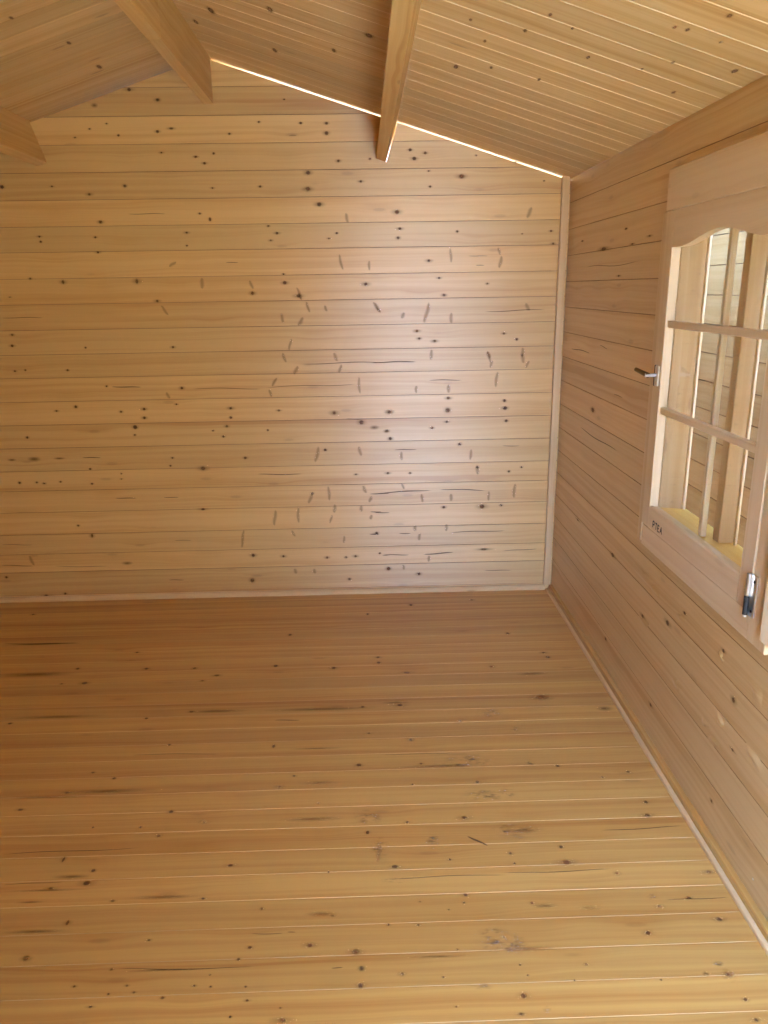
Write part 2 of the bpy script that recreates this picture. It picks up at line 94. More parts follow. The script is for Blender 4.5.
def wood(name, light, dark, rough=0.42, knots=0.5, bump=0.5, ring=0.7, plank=0.2, spec=0.5, coat=0.0, figure=1.0, aniso=0.0):
    m, nt = nodes(name); g = G(nt)
    at = g.n('ShaderNodeAttribute', attribute_name='wc')
    sp = g.n('ShaderNodeSeparateXYZ'); g.l(at.outputs['Vector'], sp.inputs[0])
    u, v, w = sp.outputs
    wn = g.n('ShaderNodeTexWhiteNoise', noise_dimensions='1D'); g.l(w, wn.inputs['W'])
    rnd = wn.outputs['Value']
    n1 = g.noise(g.comb(g.math('MULTIPLY', u, 1.7), g.math('MULTIPLY', v, 7.0), w), 1.0, 2.0)
    vo = g.n('ShaderNodeTexVoronoi', voronoi_dimensions='3D', feature='F1')
    g.l(g.comb(g.math('MULTIPLY', u, 3.0), g.math('MULTIPLY', v, 11.0), w), vo.inputs['Vector'])
    vo.inputs['Scale'].default_value = 1.0
    kd = vo.outputs['Distance']
    halo = g.rng(kd, 0.0, 0.45, 1.0, 0.0, True)
    kmask = g.math('MULTIPLY', g.rng(kd, 0.05, 0.115, 1.0, 0.0, True), knots)
    vw = g.math('ADD', v, g.math('MULTIPLY', g.math('SUBTRACT', n1, 0.5), 0.035))
    vw = g.math('ADD', vw, g.math('MULTIPLY', halo, 0.012))
    r1 = g.noise(g.comb(g.math('MULTIPLY', u, 0.55), g.math('MULTIPLY', vw, 55.0), w), 1.0, 3.0, 0.55)
    r2 = g.noise(g.comb(g.math('MULTIPLY', u, 2.5), g.math('MULTIPLY', vw, 260.0), w), 1.0, 2.0, 0.6)
    big = g.noise(g.comb(g.math('MULTIPLY', u, 0.9), g.math('MULTIPLY', v, 5.0), w), 1.0, 2.0)
    f = g.math('MULTIPLY', g.rng(r1, 0.36, 0.72, 0.0, 1.0), ring)
    f = g.math('ADD', f, g.math('MULTIPLY', g.math('SUBTRACT', r2, 0.5), 0.35))
    f = g.math('ADD', f, g.math('MULTIPLY', g.math('SUBTRACT', big, 0.5), 0.6))
    half = g.noise(g.comb(g.math('MULTIPLY', u, 0.22), g.math('MULTIPLY', vw, 17.0), g.math('MULTIPLY', w, 1.7)), 1.0, 1.0)
    f = g.math('ADD', f, g.math('MULTIPLY', g.math('SUBTRACT', half, 0.5), 1.1))
    f = g.math('ADD', f, g.math('MULTIPLY', g.rng(half, 0.64, 0.72, 0.0, 1.0, True), g.math('MULTIPLY', g.rng(r1, 0.45, 0.6, 0.0, 1.0), 0.6)))
    f = g.math('ADD', f, g.math('MULTIPLY', halo, 0.25), clamp=True)
    c = g.mix(f, light, dark)
    c = g.mix(kmask, c, (0.12, 0.045, 0.014))
    # every board its own tone
    tone = g.rng(rnd, 0.0, 1.0, 1.0 - plank, 1.0 + plank * 0.4)
    hs = g.n('ShaderNodeHueSaturation'); g.l(c, hs.inputs['Color']); g.l(tone, hs.inputs['Value'])
    bs = g.n('ShaderNodeBsdfPrincipled'); g.l(hs.outputs[0], bs.inputs['Base Color'])
    rr = g.math('ADD', g.math('MULTIPLY', g.math('SUBTRACT', r1, 0.5), 0.18), rough)
    g.l(rr, bs.inputs['Roughness'])
    bs.inputs['Specular IOR Level'].default_value = spec
    bs.inputs['Coat Weight'].default_value = coat; bs.inputs['Coat Roughness'].default_value = rough * 0.9
    if aniso:                       # brushed by the planer along the grain: the sheen stretches across it
        bs.inputs['Anisotropic'].default_value = aniso
        tg = g.n('ShaderNodeCombineXYZ'); tg.inputs[2].default_value = 1.0; g.l(tg.outputs[0], bs.inputs['Tangent'])
    # figured, slightly torn surface: broad waves and swellings round the knots
    fig = g.noise(g.comb(g.math('MULTIPLY', u, 9.0), g.math('MULTIPLY', v, 16.0), w), 1.0, 1.0)
    h = g.math('MULTIPLY', r1, 0.25)
    h = g.math('ADD', h, g.math('MULTIPLY', r2, 0.06))
    h = g.math('ADD', h, g.math('MULTIPLY', fig, 0.9 * figure))
    h = g.math('ADD', h, g.math('MULTIPLY', halo, 0.7 * figure))
    bp = g.n('ShaderNodeBump'); bp.inputs['Strength'].default_value = bump; bp.inputs['Distance'].default_value = 0.0025
    g.l(h, bp.inputs['Height']); g.l(bp.outputs[0], bs.inputs['Normal'])
    o = g.n('ShaderNodeOutputMaterial'); g.l(bs.outputs[0], o.inputs[0])
    return m

def plain(name, col, rough=0.5, metal=0.0, spec=0.5):
    m, nt = nodes(name); g = G(nt)
    tc = g.n('ShaderNodeTexCoord')
    nz = g.noise(tc.outputs['Object'], 60.0, 3.0)
    c = g.mix(g.rng(nz, 0.3, 0.7, 0.0, 1.0), tuple(x * 0.88 for x in col), tuple(min(1, x * 1.08) for x in col))
    bs = g.n('ShaderNodeBsdfPrincipled'); g.l(c, bs.inputs['Base Color'])
    bs.inputs['Roughness'].default_value = rough; bs.inputs['Metallic'].default_value = metal
    bs.inputs['Specular IOR Level'].default_value = spec
    o = g.n('ShaderNodeOutputMaterial'); g.l(bs.outputs[0], o.inputs[0])
    return m

def mark(name, col, core=0.55, alpha=1.0, rim=None, rough=0.5, breakup=0.0):
    """knot, crack or stain lying in the surface; 'dc' runs 0 in its middle to 1 on its edge"""
    m, nt = nodes(name); g = G(nt)
    at = g.n('ShaderNodeAttribute', attribute_name='dc'); r = at.outputs['Fac']
    a = g.rng(r, core, 1.0, alpha, 0.0, True)
    c = col
    if rim: c = g.mix(g.rng(r, 0.25, 0.7, 0.0, 1.0), col, rim)
    if breakup > 0:
        tc = g.n('ShaderNodeTexCoord')
        mp = g.n('ShaderNodeMapping'); mp.inputs['Scale'].default_value = (1.0, 2.2, 1.0)
        g.l(tc.outputs['Object'], mp.inputs['Vector'])
        nz = g.noise(mp.outputs[0], breakup, 5.0, 0.7)
        a = g.math('MULTIPLY', a, g.rng(nz, 0.47, 0.68, 0.0, 1.0))
    bs = g.n('ShaderNodeBsdfPrincipled'); g.val(bs.inputs['Base Color'], c if not isinstance(c, tuple) else (*c, 1.0))
    bs.inputs['Roughness'].default_value = rough
    tr = g.n('ShaderNodeBsdfTransparent'); mx = g.n('ShaderNodeMixShader')
    g.val(mx.inputs[0], a); g.l(tr.outputs[0], mx.inputs[1]); g.l(bs.outputs[0], mx.inputs[2])
    o = g.n('ShaderNodeOutputMaterial'); g.l(mx.outputs[0], o.inputs[0])
    return m

def glass():
    m, nt = nodes('window_glass'); g = G(nt)
    fr = g.n('ShaderNodeFresnel'); fr.inputs['IOR'].default_value = 1.45
    tr = g.n('ShaderNodeBsdfTransparent'); tr.inputs['Color'].default_value = (0.97, 0.98, 0.97, 1)
    gl = g.n('ShaderNodeBsdfGlossy'); gl.inputs['Roughness'].default_value = 0.02
    ge = g.n('ShaderNodeNewGeometry'); fa = g.math('MULTIPLY', fr.outputs[0], g.math('SUBTRACT', 1.0, ge.outputs['Backfacing']))
    mx = g.n('ShaderNodeMixShader'); g.l(fa, mx.inputs[0]); g.l(tr.outputs[0], mx.inputs[1]); g.l(gl.outputs[0], mx.inputs[2])
    o = g.n('ShaderNodeOutputMaterial'); g.l(mx.outputs[0], o.inputs[0])
    return m

M = {}
WL, WD = (0.68, 0.455, 0.165), (0.54, 0.29, 0.075)
M['wall']  = wood('spruce_log_wall', WL, WD, rough=0.42, knots=0.2, bump=0.5, plank=0.14, spec=1.0, coat=0.45, aniso=0.8)
M['side']  = wood('spruce_side_wall', (0.66, 0.465, 0.215), (0.53, 0.315, 0.11), rough=0.40, knots=0.2, bump=0.45, plank=0.12, spec=1.0, coat=0.0, aniso=0.6)
M['ceil']  = wood('spruce_ceiling_board', (0.66, 0.465, 0.20), (0.53, 0.32, 0.105), rough=0.5, knots=0.35, bump=0.3, plank=0.16)
M['floor'] = wood('varnished_floor_board', (0.58, 0.335, 0.092), (0.44, 0.20, 0.042), rough=0.40, knots=0.2, bump=0.25, plank=0.16, figure=0.5)
M['beam']  = wood('planed_beam', WL, WD, rough=0.5, knots=0.35, bump=0.3, plank=0.1)
M['frame'] = wood('planed_window_wood', (0.75, 0.60, 0.38), (0.66, 0.49, 0.27), rough=0.42, knots=0.12, bump=0.2, plank=0.08)
M['trim']  = wood('planed_trim', (0.67, 0.48, 0.25), (0.57, 0.36, 0.155), rough=0.45, knots=0.3, bump=0.2, plank=0.1)
M['sill']  = wood('sunlit_yellow_sill', (0.90, 0.62, 0.15), (0.82, 0.50, 0.10), rough=0.4, knots=0.1, bump=0.2, plank=0.05)  # strong yellow puts the sunlight on the outer sill into its colour
M['pale_strip']   = wood('pale_strip_wood', (0.92, 0.78, 0.54), (0.88, 0.70, 0.43), rough=0.6, knots=0.0, bump=0.1, plank=0.05)
M['cgroove'] = wood('lit_ceiling_edge', (0.80, 0.66, 0.40), (0.70, 0.52, 0.27), rough=0.5, knots=0.0, bump=0.1, plank=0.3)  # light caught by the seam edges is put into this paler colour
M['fgroove'] = wood('lit_floor_edge', (0.72, 0.54, 0.30), (0.62, 0.42, 0.19), rough=0.6, knots=0.0, bump=0.1, plank=0.55)  # pale colour stands for bevels catching light between floor boards
M['groove'] = wood('grimy_groove', (0.42, 0.25, 0.10), (0.30, 0.16, 0.06), rough=0.6, knots=0.0, bump=0.1, plank=0.35)
M['knot']   = mark('dark_knot', (0.13, 0.048, 0.014), core=0.25, alpha=0.9, rim=(0.30, 0.135, 0.045))
M['pale_knot'] = mark('pale_knot', (0.26, 0.115, 0.038), core=0.1, alpha=0.75, rim=(0.38, 0.19, 0.07))
M['halo'] = mark('grain_round_knot', (0.46, 0.235, 0.075), core=0.0, alpha=0.38)
M['crack']  = mark('drying_crack', (0.10, 0.040, 0.014), core=0.0, alpha=0.9)
M['stroke'] = mark('branch_trace', (0.46, 0.22, 0.07), core=0.0, alpha=0.38)
M['blotch'] = mark('resin_streak', (0.38, 0.175, 0.04), core=0.0, alpha=0.6)
M['stain']  = mark('dirt_scuff', (0.15, 0.11, 0.085), core=0.15, alpha=0.95, breakup=22.0)
M['filler'] = mark('white_filler', (0.85, 0.84, 0.80), core=0.5, alpha=1.0)
M['metal']  = plain('brushed_steel', (0.72, 0.73, 0.74), rough=0.28, metal=1.0)
M['black']  = plain('black_metal', (0.02, 0.02, 0.022), rough=0.45)
M['bronze'] = plain('dark_bronze_grip', (0.16, 0.105, 0.04), rough=0.4, metal=0.6)
M['ink']    = plain('black_ink', (0.02, 0.02, 0.025), rough=0.7)
M['ground'] = plain('dry_grass_ground', (0.44, 0.40, 0.27), rough=0.9, spec=0.2)
M['bounce_slab'] = plain('pale_bounce_slab', BOUNCE, rough=0.8, spec=0.3)
M['roof']   = plain('roof_felt', (0.06, 0.06, 0.06), rough=0.9)
M['glass']  = glass()

# ------------------------------------------------------------------ mesh helpers
class Mesh:
    """collects faces with a wood coordinate (u along the grain, v across, w board number) on every corner"""
    def __init__(s): s.v = []; s.f = []; s.wc = []; s.dc = []; s.mi = []; s.mats = []; s.sm = []
    def mat(s, m):
        if m not in s.mats: s.mats.append(m)
        return s.mats.index(m)
    def face(s, pts, wcs, m, dcs=None, smooth=False):
        b = len(s.v); s.v += [tuple(p) for p in pts]
        s.f.append(list(range(b, b + len(pts)))); s.wc += [tuple(q) for q in wcs]
        s.dc += list(dcs) if dcs else [0.0] * len(pts); s.mi.append(s.mat(m)); s.sm.append(smooth)
    def build(s, name, parent=None, kind=None, weld=False):
        me = bpy.data.meshes.new(name); me.from_pydata(s.v, [], s.f)
        for m in s.mats: me.materials.append(m)
        me.polygons.foreach_set('material_index', s.mi)
        me.polygons.foreach_set('use_smooth', s.sm)
        a = me.attributes.new('wc', 'FLOAT_VECTOR', 'CORNER'); a.data.foreach_set('vector', [x for q in s.wc for x in q])
        a = me.attributes.new('dc', 'FLOAT', 'CORNER'); a.data.foreach_set('value', s.dc)
        me.update()
        if weld:
            bm = bmesh.new(); bm.from_mesh(me); bmesh.ops.remove_doubles(bm, verts=bm.verts, dist=1e-5)
            bmesh.ops.recalc_face_normals(bm, faces=bm.faces); bm.to_mesh(me); bm.free()
        o = bpy.data.objects.new(name, me); COL.objects.link(o)
        if parent: o.parent = parent
        if kind: o['kind'] = kind
        return o
WN = [0]
def wnew():
    WN[0] += 1
    return WN[0] * 7.31 + random.random()

def clip(poly, nx, ny, d):
    """keep the part of a 2-D convex polygon where nx*x + ny*y <= d"""
    out = []
    for i, a in enumerate(poly):
        b = poly[(i + 1) % len(poly)]
        da, db = nx * a[0] + ny * a[1] - d, nx * b[0] + ny * b[1] - d
        if da <= 0: out.append(a)
        if (da < 0 < db) or (db < 0 < da):
            t = da / (da - db); out.append((a[0] + t * (b[0] - a[0]), a[1] + t * (b[1] - a[1])))
    return out

def board(me, poly, lo, hi, fr, thick, mat, cw, cd, seam, crown=0.0, set_back=0.0, w=None, back=True, uo=None):
    """One log or board. poly: convex outline (a along the grain, b across) in the surface's own plane, between the
    joints b=lo and b=hi; fr(a, b, depth) places it; cw x cd is the chamfer along both joints."""
    if len(poly) < 3: return
    w = wnew() if w is None else w
    uo = random.uniform(0, 50) if uo is None else uo
    W = lambda a, b: (a + uo, b - lo, w)
    face = clip(clip(poly, 0, 1, hi - cw), 0, -1, -(lo + cw))
    if len(face) >= 3:
        mid = lo + (hi - lo) * (0.38 + 0.24 * ((w * 7.7) % 1.0))
        for half, c0 in ((clip(face, 0, 1, mid), 0), (clip(face, 0, -1, -mid), 1)):
            if len(half) < 3: continue
            dep = lambda b: set_back + (crown if abs(b - mid) < 1e-6 else 0.0)
            me.face([fr(a, b, dep(b)) for a, b in half], [W(a, b) for a, b in half], mat)
    for side, nb in ((clip(poly, 0, -1, -(hi - cw)), hi), (clip(poly, 0, 1, lo + cw), lo)):
        if len(side) >= 3:
            dep = lambda b: set_back + cd * (1 - min(1.0, abs(b - nb) / cw))
            me.face([fr(a, b, dep(b)) for a, b in side], [W(a, b) for a, b in side], seam)
    if back:
        me.face([fr(a, b, thick) for a, b in reversed(poly)], [W(a, b) for a, b in reversed(poly)], mat)
        n = len(poly)
        for i in range(n):
            a, b = poly[i], poly[(i + 1) % n]
            d = lambda q: cd if (abs(q[1] - lo) < 1e-6 or abs(q[1] - hi) < 1e-6) else 0.0
            me.face([fr(*a, d(a)), fr(*a, thick), fr(*b, thick), fr(*b, d(b))], [W(*a), W(*a), W(*b), W(*b)], seam if cd else mat)

def marks(me, surf, fr, wall_mat=None, rows=()):
    """knots, cracks, branch traces, resin streaks, dirt of a surface"""
    d = MARKS.get(surf, {}); Z = (0, 0, 0)
    def disc(a, b, ra, rb, m, off, seg=20, rot=0.0):
        ca, sa = math.cos(rot), math.sin(rot)
        P = []
        for i in range(seg):
            t = 2 * math.pi * i / seg
            x, y = ra * math.cos(t), rb * math.sin(t)
            P.append(fr(a + x * ca - y * sa, b + x * sa + y * ca, -off))
        c = fr(a, b, -off)
        for i in range(seg): me.face([c, P[i], P[(i + 1) % seg]], [Z] * 3, m, (0, 1, 1))
    def lens(a0, b0, a1, b1, wd, m, off, wav=0.0, n=10):
        rows = []
        dx, dy = a1 - a0, b1 - b0; L = math.hypot(dx, dy); nx, ny = -dy / L, dx / L
        ph = random.uniform(0, 6)
        for i in range(n + 1):
            t = i / n; h = wd * (0.12 + 0.88 * math.sin(math.pi * min(1, max(0, t))) ** 0.6)
            k = wav * math.sin(ph + t * 7) * L * 0.02
            x, y = a0 + dx * t + nx * k, b0 + dy * t + ny * k
            e = 1.0 if i in (0, n) else 0.0
            rows.append((fr(x - nx * h, y - ny * h, -off), fr(x, y, -off), fr(x + nx * h, y + ny * h, -off), e))
        for p, q in zip(rows, rows[1:]):
            me.face([p[0], q[0], q[1], p[1]], [Z] * 4, m, (1, 1, q[3], p[3]))
            me.face([p[1], q[1], q[2], p[2]], [Z] * 4, m, (p[3], q[3], 1, 1))
    o = 0.0004
    for t in d.get('blotch', []): disc(*t, M['blotch'], o)
    for t in d.get('stain', []): disc(t[0], t[1], t[2] * 1.25, t[3] * 1.25, M['stain'], o * 1.5)
    for a0, b0, a1, b1, _ in d.get('stroke', []): lens(a0, b0, a1, b1, random.uniform(0.010, 0.016), M['stroke'], o * 2, wav=0.9, n=8)
    for a0, b0, a1, b1, wd in d.get('crack', []): lens(a0, b0, a1, b1, max(wd, 0.003) * 0.62, M['crack'], o * 3, wav=0.35)
    for a, b, ra, rb in d.get('knot', []):
        k = random.uniform(2.2, 4.5)
        if surf in 'LR': disc(a, b, ra * 2, rb * 1.5, M['halo'], o * 3)
        else: disc(a, b, ra * k, rb * random.uniform(1.3, 1.9), M['halo'], o * 3)
    for a, b, ra, rb in d.get('knot', []): disc(a, b, ra * KN, rb * KN, M['knot'] if random.random() < 0.6 else M['pale_knot'], o * 4, rot=0)
    for a, b, ra, rb in d.get('filler', []): disc(a, b, ra, rb, M['filler'], o * 4)
    for a, b, ra, rb in d.get('bump', []):           # swollen grain over a buried knot
        N, R = 20, 7; hgt = random.uniform(0.0032, 0.0052); ra, rb = ra * random.uniform(1.0, 1.7), rb * random.uniform(0.7, 1.1); p1, p2 = random.uniform(0, 6), random.uniform(0, 6)
        wob = lambda r, i: r * (1 + r * (0.30 * math.sin(12.5664 * i / N + p1) + 0.22 * math.sin(18.8496 * i / N + p2))); lo, w, uo = next((r[0], r[2], r[3]) for r in rows if r[0] <= b < r[1])
        P = lambda r, i: fr(a + ra * 1.3 * wob(r, i) * math.cos(6.2832 * i / N), b + rb * 1.3 * wob(r, i) * math.sin(6.2832 * i / N), -hgt * (1 - r * r) ** 2 - 0.0001)
        Q = lambda r, i: (a + uo + ra * 1.3 * wob(r, i) * math.cos(6.2832 * i / N), b - lo + rb * 1.3 * wob(r, i) * math.sin(6.2832 * i / N), w)
        for k in range(R):
            r0, r1 = k / R, (k + 1) / R
            for i in range(N):
                me.face([P(r0, i), P(r1, i), P(r1, i + 1), P(r0, i + 1)], [Q(r0, i), Q(r1, i), Q(r1, i + 1), Q(r0, i + 1)], wall_mat, smooth=True)
KN = 1.05

def box(me, lo, hi, mat, grain=0, bev=0.0015, xf=None, top=None):
    """bevelled stick or board between two corners; grain: axis the fibres run along; xf: optional Matrix"""
    bm = bmesh.new(); bmesh.ops.create_cube(bm, size=1.0)
    for v in bm.verts:
        v.co = Vector([(lo[i] + hi[i]) / 2 + v.co[i] * (hi[i] - lo[i]) for i in range(3)])
    if bev: bmesh.ops.bevel(bm, geom=bm.edges[:], offset=bev, segments=1, affect='EDGES', profile=0.5)
    add_bm(me, bm, mat, grain, xf)
def add_bm(me, bm, mat, grain=0, xf=None, smooth=False):
    w = wnew(); uo = random.uniform(0, 40)
    oth = [i for i in range(3) if i != grain]
    bm.normal_update()
    for f in bm.faces:
        n = f.normal; ax = max(range(3), key=lambda i: abs(n[i]))
        pts = [v.co.copy() for v in f.verts]; wcs = []
        for p in pts:
            if ax == grain: wcs.append((p[oth[0]] * 3 + uo, p[oth[1]], w))
            else:
                o = [i for i in oth if i != ax][0]
                wcs.append((p[grain] + uo, p[o] + (0.31 if ax == oth[0] else 0), w))
        me.face([xf @ p if xf else p for p in pts], wcs, mat, smooth=smooth)
    bm.free()
def prism(me, poly, ax, d0, d1, mat, grain):
    """extrude a 2-D outline along axis ax (the outline's two numbers are the other two axes in order)"""
    bm = bmesh.new(); oth = [i for i in range(3) if i != ax]
    def P(q, d):
        c = [0, 0, 0]; c[oth[0]], c[oth[1]], c[ax] = q[0], q[1], d; return bm.verts.new(c)
    A = [P(q, d0) for q in poly]; B = [P(q, d1) for q in poly]
    bm.faces.new(A); bm.faces.new(B[::-1])
    for i in range(len(poly)):
        j = (i + 1) % len(poly); bm.faces.new([A[i], B[i], B[j], A[j]])
    bmesh.ops.recalc_face_normals(bm, faces=bm.faces)
    add_bm(me, bm, mat, grain)
def tube(me, p0, p1, r, mat, seg=16, r1=None):
    p0, p1 = Vector(p0), Vector(p1); d = p1 - p0
    bm = bmesh.new()
    bmesh.ops.create_cone(bm, cap_ends=True, segments=seg, radius1=r, radius2=r if r1 is None else r1, depth=d.length)
    rot = d.to_track_quat('Z', 'Y').to_matrix().to_4x4()
    bm.transform(Matrix.Translation((p0 + p1) / 2) @ rot)
    add_bm(me, bm, mat, 2, smooth=False)

# ------------------------------------------------------------------ purlins (rectangular beams along the room)
BY0, BY1 = -0.23, YB + 0.9
RP_BL, RP_BR = (0.074, 2.156), (0.118, 2.142)          # lower corners of the right purlin, square to the roof
def mirror(q): return (2 * XRIDGE - q[0], q[1])
UP = Vector((SL, 1.0)).normalized() if False else Vector((SL, 1.0)).normalized()
def up_to_roof(q):
    t = (zroof(q[0]) - q[1]) / (UP[1] + SL * UP[0]); return (q[0] + UP[0] * t, q[1] + UP[1] * t)
RP = [RP_BL, RP_BR, up_to_roof(RP_BR), up_to_roof(RP_BL)]
LP = [mirror(q) for q in RP]
RB = [(XRIDGE - 0.0225, 2.392), (XRIDGE + 0.0225, 2.392), (XRIDGE + 0.0225, zroof(XRIDGE + 0.0225) - 0.002), (XRIDGE, ZRIDGE - 0.004), (XRIDGE - 0.0225, zroof(XRIDGE - 0.0225) - 0.002)]

def beam(name, poly, label, joint=None):
    me = Mesh()
    cuts = [BY0] + ([joint - 0.0012, joint + 0.0012] if joint else []) + [BY1]
    for i in range(0, len(cuts), 2): prism(me, poly, 1, cuts[i], cuts[i + 1], M['beam'], 1)
    if joint: prism(me, [(XRIDGE + (x - XRIDGE) * 0.9, 2.392 + (z - 2.392) * 0.96 + 0.003) for x, z in poly], 1, joint - 0.0013, joint + 0.0013, M['groove'], 1)
    o = me.build(name)
    o['label'] = label; o['category'] = 'roof beam'; o['group'] = 'roof beams'; o['kind'] = 'thing'
    return o
beam('roof_beam', RB, 'planed pine ridge beam with a butt joint, under the roof peak', joint=2.915)
beam('roof_beam', RP, 'planed pine purlin below the right roof slope, nearest the window wall')
beam('roof_beam', LP, 'planed pine purlin below the left roof slope, far from the window')

# ------------------------------------------------------------------ back (gable) wall
seams = [-0.08, 0.031, 0.161, 0.262, 0.371, 0.491, 0.606, 0.710, 0.829, 0.947, 1.063, 1.180, 1.293, 1.410, 1.530, 1.648, 1.767, 1.880, 1.995, 2.112, 2.228, 2.344, 2.460, 2.60]
me = Mesh()
fr_b = lambda a, b, d: (a, YB + d, b)
GAPR, GAPL = 0.011, 0.008
def lines(x0, z0, x1, z1):                              # half plane left of the line going up
    dx, dz = x1 - x0, z1 - z0; n = (dz, -dx); return n[0], n[1], n[0] * x0 + n[1] * z0
CR = {lo: random.uniform(0.0002, 0.0019) for lo in seams}
cr_ = lambda lo: CR[lo]
CU = {lo: random.uniform(0, 50) for lo in seams}
for lo, hi in zip(seams, seams[1:]):
    w = wnew()
    for sgn in (-1, 1):
        base = [(XL - 0.06, lo), (XRIDGE, lo), (XRIDGE, hi), (XL - 0.06, hi)] if sgn < 0 else [(XRIDGE, lo), (XR + 0.04, lo), (XR + 0.04, hi), (XRIDGE, hi)]
        gap = GAPL if sgn < 0 else GAPR
        # below the roof
        base = clip(base, SL * sgn, 1, ZRIDGE + SL * sgn * XRIDGE - gap)
        if len(base) < 3: continue
        p = RP if sgn > 0 else LP
        Lq, Rq = (p[0], p[3]), (p[1], p[2])
        if sgn < 0: Lq, Rq = (p[1], p[2]), (p[0], p[3])
        slit = 0.004 if sgn > 0 else 0.0
        nl = lines(*Lq[0], *Lq[1]); nr = lines(Rq[0][0] + slit, Rq[0][1], Rq[1][0] + slit, Rq[1][1])
        pieces = [clip(base, *nl), clip(base, -nr[0], -nr[1], -nr[2])]
        mid = clip(clip(base, -nl[0], -nl[1], -nl[2]), *nr)
        lowl = lines(*p[0], *p[1]) if sgn > 0 else lines(*p[1], *p[0])
        pieces.append(clip(mid, -lowl[0], -lowl[1], -lowl[2]))
        # ridge beam
        out = []
        for q in pieces:
            if len(q) < 3: continue
            if sgn < 0:
                out.append(clip(q, 1, 0, XRIDGE - 0.0225)); r = clip(q, -1, 0, -(XRIDGE - 0.0225))
            else:
                out.append(clip(q, -1, 0, -(XRIDGE + 0.0225))); r = clip(q, 1, 0, XRIDGE + 0.0225)
            out.append(clip(r, 0, 1, 2.392))
        cr = random.uniform(0.0002, 0.0018)
        for q in out:
            if len(q) >= 3: board(me, q, lo, hi, fr_b, 0.044, M['wall'], 0.0012, 0.0028, M['groove'], crown=cr_(lo), w=w, uo=CU[lo])
marks(me, 'B', fr_b)
me.build('wall_back', kind='structure')

# ------------------------------------------------------------------ right wall with the window hole
me = Mesh()
fr_r = lambda a, b, d: (XR + d, a, b)
HY0, HY1, HZ0, HZ1 = 1.775, 2.58, 0.765, 1.805
rows_r = []
seam_r = [-0.06] + [0.057 + 0.1185 * k for k in range(1, 17)] + [2.16]
for lo, hi in zip(seam_r, seam_r[1:]):
    top = min(hi, zroof(XR) - 0.001)
    w = wnew(); uo = random.uniform(0, 50); rows_r.append((lo, hi, w, uo))
    full = lambda y0, y1, z0, z1: [(y0, z0), (y1, z0), (y1, z1), (y0, z1)]
    ps = []
    if hi <= HZ0 or lo >= HZ1: ps.append(full(YF - 0.044, YB + 0.04, lo, top))
    else:
        ps += [full(YF - 0.044, HY0, lo, top), full(HY1, YB + 0.04, lo, top)]
        if lo < HZ0: ps.append(full(HY0, HY1, lo, HZ0))
        if top > HZ1: ps.append(full(HY0, HY1, HZ1, top))
    for q in ps: board(me, [(a, b) for a, b in q], lo, hi, fr_r, 0.044, M['side'], 0.0012, 0.0028, M['groove'], crown=0.0004, w=w, uo=uo)
marks(me, 'W', fr_r, M['side'], rows_r)
me.build('wall_right', kind='structure')

# left wall and front wall (behind the camera, with the open doorway)
me = Mesh(); fr_l = lambda a, b, d: (XL - d, a, b)
for k in range(18):
    lo, hi = 0.0 + 0.1175 * k - 0.06, 0.0 + 0.1175 * (k + 1) - 0.06
    top = min(hi, zroof(XL) - 0.001)
    if top > lo: board(me, [(YF - 0.044, lo), (YB + 0.04, lo), (YB + 0.04, top), (YF - 0.044, top)], lo, hi, fr_l, 0.044, M['side'], 0.0012, 0.0028, M['groove'], crown=0.0004)
me.build('wall_left', kind='structure')
me = Mesh(); fr_f = lambda a, b, d: (a, YF - d, b)
for k in range(23):
    lo, hi = 0.1175 * k - 0.06, 0.1175 * (k + 1) - 0.06
    q = [(XL - 0.04, lo), (XR + 0.04, lo), (XR + 0.04, hi), (XL - 0.04, hi)]
    q = clip(clip(q, SL, 1, ZRIDGE + SL * XRIDGE - 0.001), -SL, 1, ZRIDGE - SL * XRIDGE - 0.001)
    if len(q) < 3: continue
    w = wnew()
    if lo < DZ:
        for r in (clip(q, 1, 0, DX0), clip(q, -1, 0, -DX1), clip(clip(clip(q, -1, 0, -DX0), 1, 0, DX1), 0, -1, -DZ)):
            board(me, r, lo, hi, fr_f, 0.044, M['side'], 0.0012, 0.0028, M['groove'], crown=0.0004, w=w)
    else: board(me, q, lo, hi, fr_f, 0.044, M['side'], 0.0012, 0.0028, M['groove'], crown=0.0004, w=w)
me.build('wall_front', kind='structure')

# ------------------------------------------------------------------ floor
me = Mesh(); fr_fl = lambda a, b, d: (a, b, -d)
y = 1.407 - 0.0941 * 21
while y < YB:
    board(me, [(XL, y), (XR, y), (XR, min(y + 0.0941, YB)), (XL, min(y + 0.0941, YB))], y, y + 0.0941, fr_fl, 0.026, M['floor'], 0.0006, 0.0008, M['fgroove'], crown=0.0002)
    y += 0.0941
marks(me, 'F', fr_fl)
me.build('floor', kind='structure')

